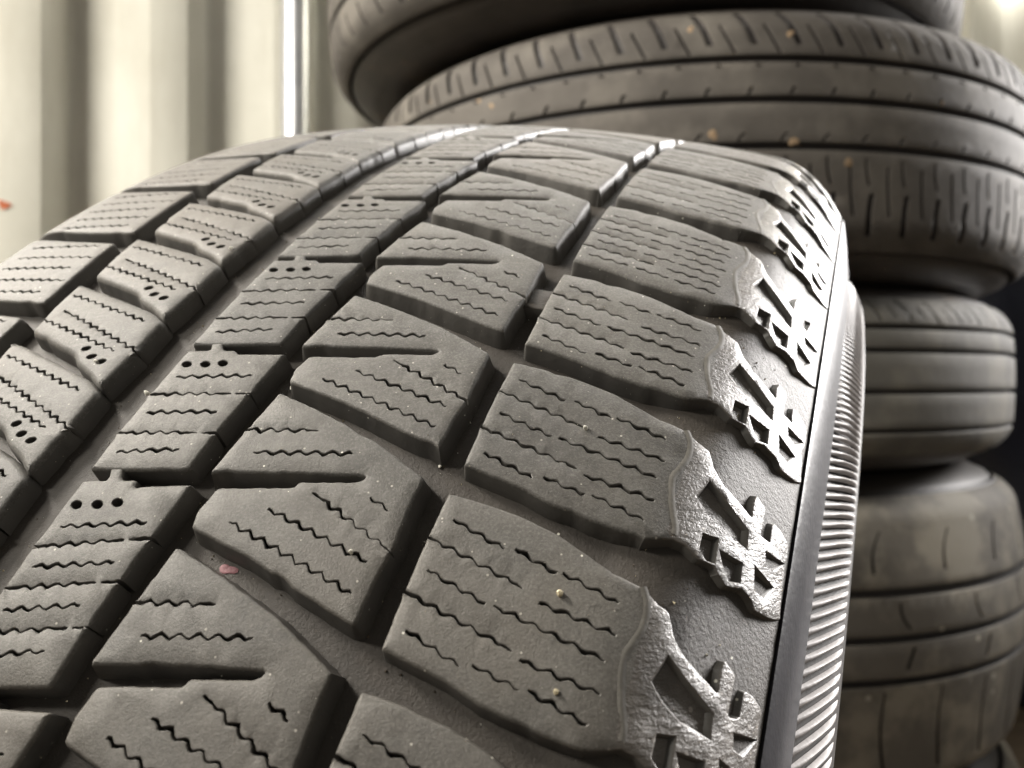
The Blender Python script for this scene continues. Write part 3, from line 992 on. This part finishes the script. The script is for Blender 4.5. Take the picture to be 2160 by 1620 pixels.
stone(63.5, 77.9, 0.1, (0.5, 1.1, 0.45), M_STONE, "white grit stone wedged in a zigzag slit of the middle shoulder block", 1)
stone(32.7, 52.9, 0.1, (0.45, 0.9, 0.4), M_STONE, "white sliver of grit in a slit near the wedge block's lower right corner", 2)
stone(51.6, 3.3, -0.3, (0.7, 0.8, 0.5), M_STONE, "white grit stone on the left edge of the centre rib", 3)
stone(56.6, -12.4, -0.3, (0.55, 0.9, 0.5), M_STONE, "white grit stone filling an oval hole of a small left block", 4)
stone(93.8, -7.8, 0.1, (0.6, 0.8, 0.5), M_STONE, "white grit stone on the far small left block", 5)
stone(35.4, 82.3, 0.2, (0.6, 1.0, 0.6), M_TANSTONE, "tan grit stone standing in a slit of the near shoulder block", 6)
stone(22.8, 85.6, 0.1, (0.5, 0.7, 0.5), M_TANSTONE, "tan grit stone in the lowest slit of the near shoulder block", 7)
stone(52.1, 57.9, -3.5, (0.35, 0.35, 0.4), M_STONE, "tiny white grit stone at the foot of a wedge block's tip", 8)
stone(60.5, 26.9, -2.6, (0.7, 0.4, 0.9), M_STONE, "white grit stone at the left end of a slanted groove", 9)
stone(34.1, -8.7, -1.0, (0.6, 1.0, 0.5), M_STONE, "white grit stone at the left edge of the picture, in a small block's slit", 10)

# fine grit: uncountable grains lying in the grooves and dust specks on the blocks
def grit():
    rr = np.random.default_rng(21)
    base = [(0.0, 0.0, 1.0), (0.94, 0.0, -0.33), (-0.47, 0.82, -0.33), (-0.47, -0.82, -0.33)]
    faces = [(0, 1, 2), (0, 2, 3), (0, 3, 1), (1, 3, 2)]
    V, F, FM = [], [], []
    def grain(u, x, h, s, m):
        q = np.array(base) * rr.uniform(0.6, 1.3, (4, 3)) * s
        a = rr.uniform(0, 2 * PI); c, sn = math.cos(a), math.sin(a)
        b = len(V)
        for p in q:
            V.append(MAIN.pt(u + p[0] * c - p[1] * sn, x + p[0] * sn + p[1] * c, h + p[2]).tolist())
        for f in faces:
            F.append(tuple(b + k for k in f)); FM.append(m)
    for _ in range(2600):
        u, x = rr.uniform(-25, 215), rr.uniform(-60, 104)
        grain(u, x, -floor_depth(x) + 0.05, abs(rr.normal(0, 0.11)) + 0.04, int(rr.choice([0, 1, 2], p=[0.14, 0.3, 0.56])))
    for _ in range(1500):
        u, x = rr.uniform(-25, 190), rr.uniform(-60, 92)
        grain(u, x, 0.0, abs(rr.normal(0, 0.035)) + 0.03, int(rr.choice([0, 1], p=[0.6, 0.4])))
    M_DIRT = plain("brown_grit", (0.10, 0.075, 0.05), 0.9)
    o = obj("grit", mesh("grit", V, F, [M_STONE, M_TANSTONE, M_DIRT], FM, smooth=False), None, TYRE_M)
    tag(o, "fine sand and dust grains lying in the winter tyre's grooves", "grit", kind="stuff")
grit()

# ================================================================== the stack of summer tyres behind
def stack_tyre(name, label, R, half, ribs, loc, zc, mats, tread_depth=4.5, kc=0.0010, shoulder=16.0, spin=0.0):
    """half = half of the tread width; ribs = list of (x0, x1, [hole polygons]) with x up"""
    m_top, m_groove, m_side = mats
    tw = half
    def prof(x):
        y = np.abs(np.asarray(x, float))
        return R - kc * y * y - shoulder * (np.clip(y - (tw - 26), 0, 40) / 26) ** 2.4
    cas = Casing(R, prof)
    away = Vector((loc[0], loc[1], 0)).normalized()
    rot = Matrix(((0, away.x, -away.y), (0, away.y, away.x), (1, 0, 0))).to_4x4()
    base = Vector((loc[0], loc[1], zc - (half + 14) * 0.001))
    root = bpy.data.objects.new(name, None); COL.objects.link(root); root.location = base
    tag(root, label, "tyre", "tyres stacked flat behind the winter tyre")
    ML = Matrix.Translation(-base) @ Matrix.Translation(Vector((loc[0], loc[1], zc))) @ rot @ Matrix.Rotation(spin, 4, 'X')
    W = half
    re = float(prof(W))
    sidep = [(W - 2, re - 1.5), (W + 3, re - 6), (W + 8, re - 18), (W + 11.5, re - 24), (W + 12, re - 27), (W + 13.5, re - 34), (W + 14, re - 48), (W + 12, re - 66), (W + 8, re - 82), (W + 3, re - 96), (W + 1, re - 99), (W - 6, re - 108), (W - 16, re - 111), (W - 22, re - 106)]
    flo = [(x, float(prof(x)) - tread_depth * (1 if abs(x) < W - 14 else max(0.25, (W - abs(x)) / 14))) for x in np.linspace(-W + 2, W - 2, 40)]
    inner = [(W - 22, re - 106), (W - 6, re - 80), (W - 3, re - 50), (W - 16, re - 22), (0, R - 18)]
    inner = inner + [(-x, r) for x, r in inner[-2::-1]]
    obj("tread_base", lathe("tread_base", flo, 240, [m_groove], wob=0.15), root, ML)
    obj("sidewall", lathe("sidewall", sidep, 240, [m_side]), root, ML)
    obj("sidewall", lathe("sidewall", [(-x, r) for x, r in sidep], 240, [m_side]), root, ML)
    obj("inner_liner", lathe("inner_liner", inner, 160, [m_side]), root, ML)
    U = PI * R
    for n_, (x0, x1, holes) in enumerate(ribs):
        ol = [(-U, x0), (U, x0), (U, x1), (-U, x1)]
        hh = [(h, 3.4) for h in holes]
        me = block_mesh("tread_rib", cas, ol, hh, depth=tread_depth, bevel=1.0, flare=0.4, rad=0, step=5.0, grid=11.0, mats=[m_top, m_groove],
                        base_depth=(lambda x: tread_depth * (1 if abs(x) < W - 14 else max(0.25, (W - abs(x)) / 14))), jitter=0.08, seed=20 + n_, lip=0.3)
        obj("tread_rib", me, root, ML)
    return root, ML, cas

def slits(R, pitch, x0, x1, du, w, phase=0.0, taper=1.0, wav=0.0):
    """slits from (u, x0) to (u+du, x1) repeated round the tyre"""
    n = round(2 * PI * R / pitch); p = 2 * PI * R / n
    out = []
    for i in range(n):
        u = -PI * R + (i + 0.5 + phase) * p
        if abs(u) > PI * R - abs(du) - 4 or abs(u + du) > PI * R - 4: continue
        k = 5
        L, Rr = [], []
        for j in range(k + 1):
            t = j / k
            c = (u + du * t + wav * math.sin(PI * t), x0 + (x1 - x0) * t)
            ww = w * (1 + (taper - 1) * t)
            L.append((c[0] - ww / 2, c[1])); Rr.append((c[0] + ww / 2, c[1]))
        out.append(ccw(L + Rr[::-1]))
    return out

def top_mat(name, a, b, dirt=None, spots=None, rough=0.8):
    nt = NT(name)
    col = nt.ramp(nt.noise(14, 6, 0.6), [(0.3, a), (0.7, b)])
    if dirt:
        col = nt.mix(nt.ramp(nt.noise(dirt[1], 5, 0.6), [(dirt[2], 0.0), (dirt[2] + 0.13, dirt[3])]), col, dirt[0])
    if spots:
        col = nt.mix(nt.speck(spots[1], spots[2], spots[3]), col, spots[0])
    nt.l(col, nt.b.inputs["Base Color"]); set_b(nt, rough, 0.3)
    nt.bump([(nt.noise(120, 5, 0.6), 0.4, 0.0008), (nt.noise(900, 3), 0.4, 0.0002)])
    return nt.m
M_GB = rubber_wall("stack_groove_rubber", (0.020, 0.017, 0.016), (0.040, 0.034, 0.031), 0.6, 0.4)
M_SB = rubber_wall("stack_sidewall_rubber", (0.028, 0.024, 0.021), (0.060, 0.050, 0.042), 0.55, 0.45, ((0.13, 0.095, 0.06), 9, 0.62))
M_T2 = top_mat("summer_tread_rubber", (0.062, 0.055, 0.048), (0.105, 0.095, 0.083), dirt=((0.16, 0.145, 0.125), 11, 0.5, 0.55), spots=((0.26, 0.19, 0.12), 40, 0.07, 0.10))
M_T3 = top_mat("grey_tread_rubber", (0.095, 0.091, 0.081), (0.145, 0.138, 0.123), ((0.19, 0.178, 0.15), 15, 0.48, 0.75))
M_T4 = top_mat("muddy_tread_rubber", (0.12, 0.111, 0.097), (0.19, 0.175, 0.152), ((0.31, 0.285, 0.235), 13, 0.48, 0.85), ((0.45, 0.43, 0.36), 45, 0.13, 0.16))

# second tyre: four ribs, slanted shoulder slits; its tread faces the camera at the top right
R2 = 345.0; z2 = CAM_Z + 0.190
g = 3.6
a1 = slits(R2, 33, 58, 87, 13, 5.2, 0.0, 1.0, -1)
a1 += slits(R2, 33, 51.6, 74, 11, 2.4, 0.45, 0.8)
n1 = slits(R2, 29, 41.5, 43.2, 1.5, 3.0, 0.2)
mid1 = slits(R2, 31, 20.6, 26, -3.0, 2.6, 0.1)
mid2 = slits(R2, 31, -13.4, -7.5, -5.0, 2.4, 0.35)
low = slits(R2, 31, -80, -50, 1, 5.0, 0.0, 0.9, 2) + slits(R2, 31, -44, -24.5, 3, 2.4, 0.12, 0.8, 1) + slits(R2, 31, -66, -30, 4, 2.6, 0.5, 0.8, 1)
T2 = stack_tyre("summer_tyre", "wide dusty tyre with slanted shoulder slits and tan mud spots, second from stack's top",
                R2, 92, [(50.2, 90, a1), (19.6, 45.0, n1 + mid1), (-14.4, 14.4, mid2), (-90, -19.6, low)], (0.194, 0.957), z2, (M_T2, M_GB, M_SB), spin=0.01)
# top tyre: only its lower sidewall and shoulder show
R1 = 330.0; z1 = CAM_Z + 0.402
T1 = stack_tyre("summer_tyre", "dark topmost tyre of the stack, cut off by the upper frame edge",
                R1, 92, [(48, 90, slits(R1, 30, 55, 80, 8, 3, 0)), (18, 43, []), (-13, 13, []), (-43, -18, []), (-90, -48, slits(R1, 30, -80, -58, 8, 3, 0))], (0.132, 0.940), z1, (M_T2, M_GB, M_SB))
# third tyre: narrow with straight grooves
R3 = 310.0; z3 = CAM_Z + 0.006
b1 = slits(R3, 30, 44, 62, 9, 2.4, 0.1, 0.7) + slits(R3, 30, 46, 56, 5, 1.4, 0.6)
b2 = slits(R3, 24, 38.8, 39.8, 2.0, 5.0, 0.0)
T3 = stack_tyre("summer_tyre", "narrow grey tyre with straight rain grooves, third from the top of the stack",
                R3, 66, [(41.5, 65, b1), (22.5, 37.5, []), (-10.5, 18.5, []), (-42.0, -14.5, []), (-65, -46.0, [])], (0.215, 0.965), z3, (M_T3, M_GB, M_SB), shoulder=13)
# fourth tyre: muddy, irregular
R4 = 320.0; z4 = CAM_Z - 0.220
c1 = slits(R4, 74, 64, 98, -9, 3.6, 0.2, 0.5, 4)
c2 = slits(R4, 88, 18, 40, 9, 3.0, 0.1, 0.6, 3)
c3 = slits(R4, 60, -104, -32, 6, 3.4, 0.0, 0.5, 5)
T4 = stack_tyre("summer_tyre", "mud-spattered wide tyre low in the stack, directly under the narrow grey tyre",
                R4, 128, [(52, 125, c1), (14, 45, c2), (-21, 8, slits(R4, 95, -15, 3, -7, 3, 0.3)), (-125, -27, c3)], (0.238, 1.000), z4, (M_T4, M_GB, M_SB), tread_depth=5.0)
R5 = 322.0; z5 = CAM_Z - 0.4565
T5 = stack_tyre("summer_tyre", "bottom tyre of the stack, standing on the floor behind the winter tyre",
                R5, 79, [(30, 77, slits(R5, 40, 38, 64, -6, 3, 0)), (-10, 24, []), (-40, -16, []), (-77, -46, [])], (0.235, 1.004), z5, (M_T4, M_GB, M_SB))

# mud spots on the second tyre
M_MUD = plain("tan_mud", (0.27, 0.19, 0.115), 0.85, 0.25, 120)
for i, (u, x, ru, rx) in enumerate(((-18, -8, 5.0, 9.0), (-76, -14, 6, 6.5), (-75, 66, 5, 5), (-2, 72, 4.5, 4.5), (-19, -30, 5.5, 4.0), (162, 36, 4.0, 4.0), (176, 43, 3.0, 4.0), (-118, -28, 5, 8))):
    obj("mud_spot", blob_mesh("mud_spot", T2[2], (u, x), ru * 0.5, rx * 0.5, 0.25, M_MUD, 0.05, i + 1), T2[0], T2[1])

# ================================================================== dark bundle right of the stack
def bundle():
    M_NAVY = plain("navy_tarpaulin", (0.012, 0.014, 0.030), 0.6, 0.3, 9, 0.004)
    bm = bmesh.new()
    bmesh.ops.create_cube(bm, size=1)
    bmesh.ops.subdivide_edges(bm, edges=bm.edges[:], cuts=14, use_grid_fill=True)
    for v in bm.verts:
        x, y, z = v.co
        k = 1 - 0.18 * max(0, z + 0.1) ** 2 * 4 * (abs(x) + abs(y))
        fold = 0.03 * math.sin(9 * x + 5 * y + 2 * math.sin(6 * z)) + 0.02 * math.sin(17 * y - 6 * z)
        v.co = Vector((x * 0.62 * k + fold, y * 0.6 * k + fold * 0.7, z * 0.78 + 0.03 * math.sin(6 * x) * math.cos(5 * y)))
    for v in bm.verts:
        v.co.z = max(v.co.z, -0.388)
    me = bpy.data.meshes.new("tarpaulin_bundle"); bm.to_mesh(me); bm.free()
    me.materials.append(M_NAVY)
    me.polygons.foreach_set("use_smooth", [True] * len(me.polygons))
    o = obj("tarpaulin_bundle", me)
    o.location = (1.08, 1.62, 0.39); o.rotation_euler = (0, 0, 0.5)
    tag(o, "dark navy bundle in shadow beyond the right side of the tyre stack", "bundle")
bundle()
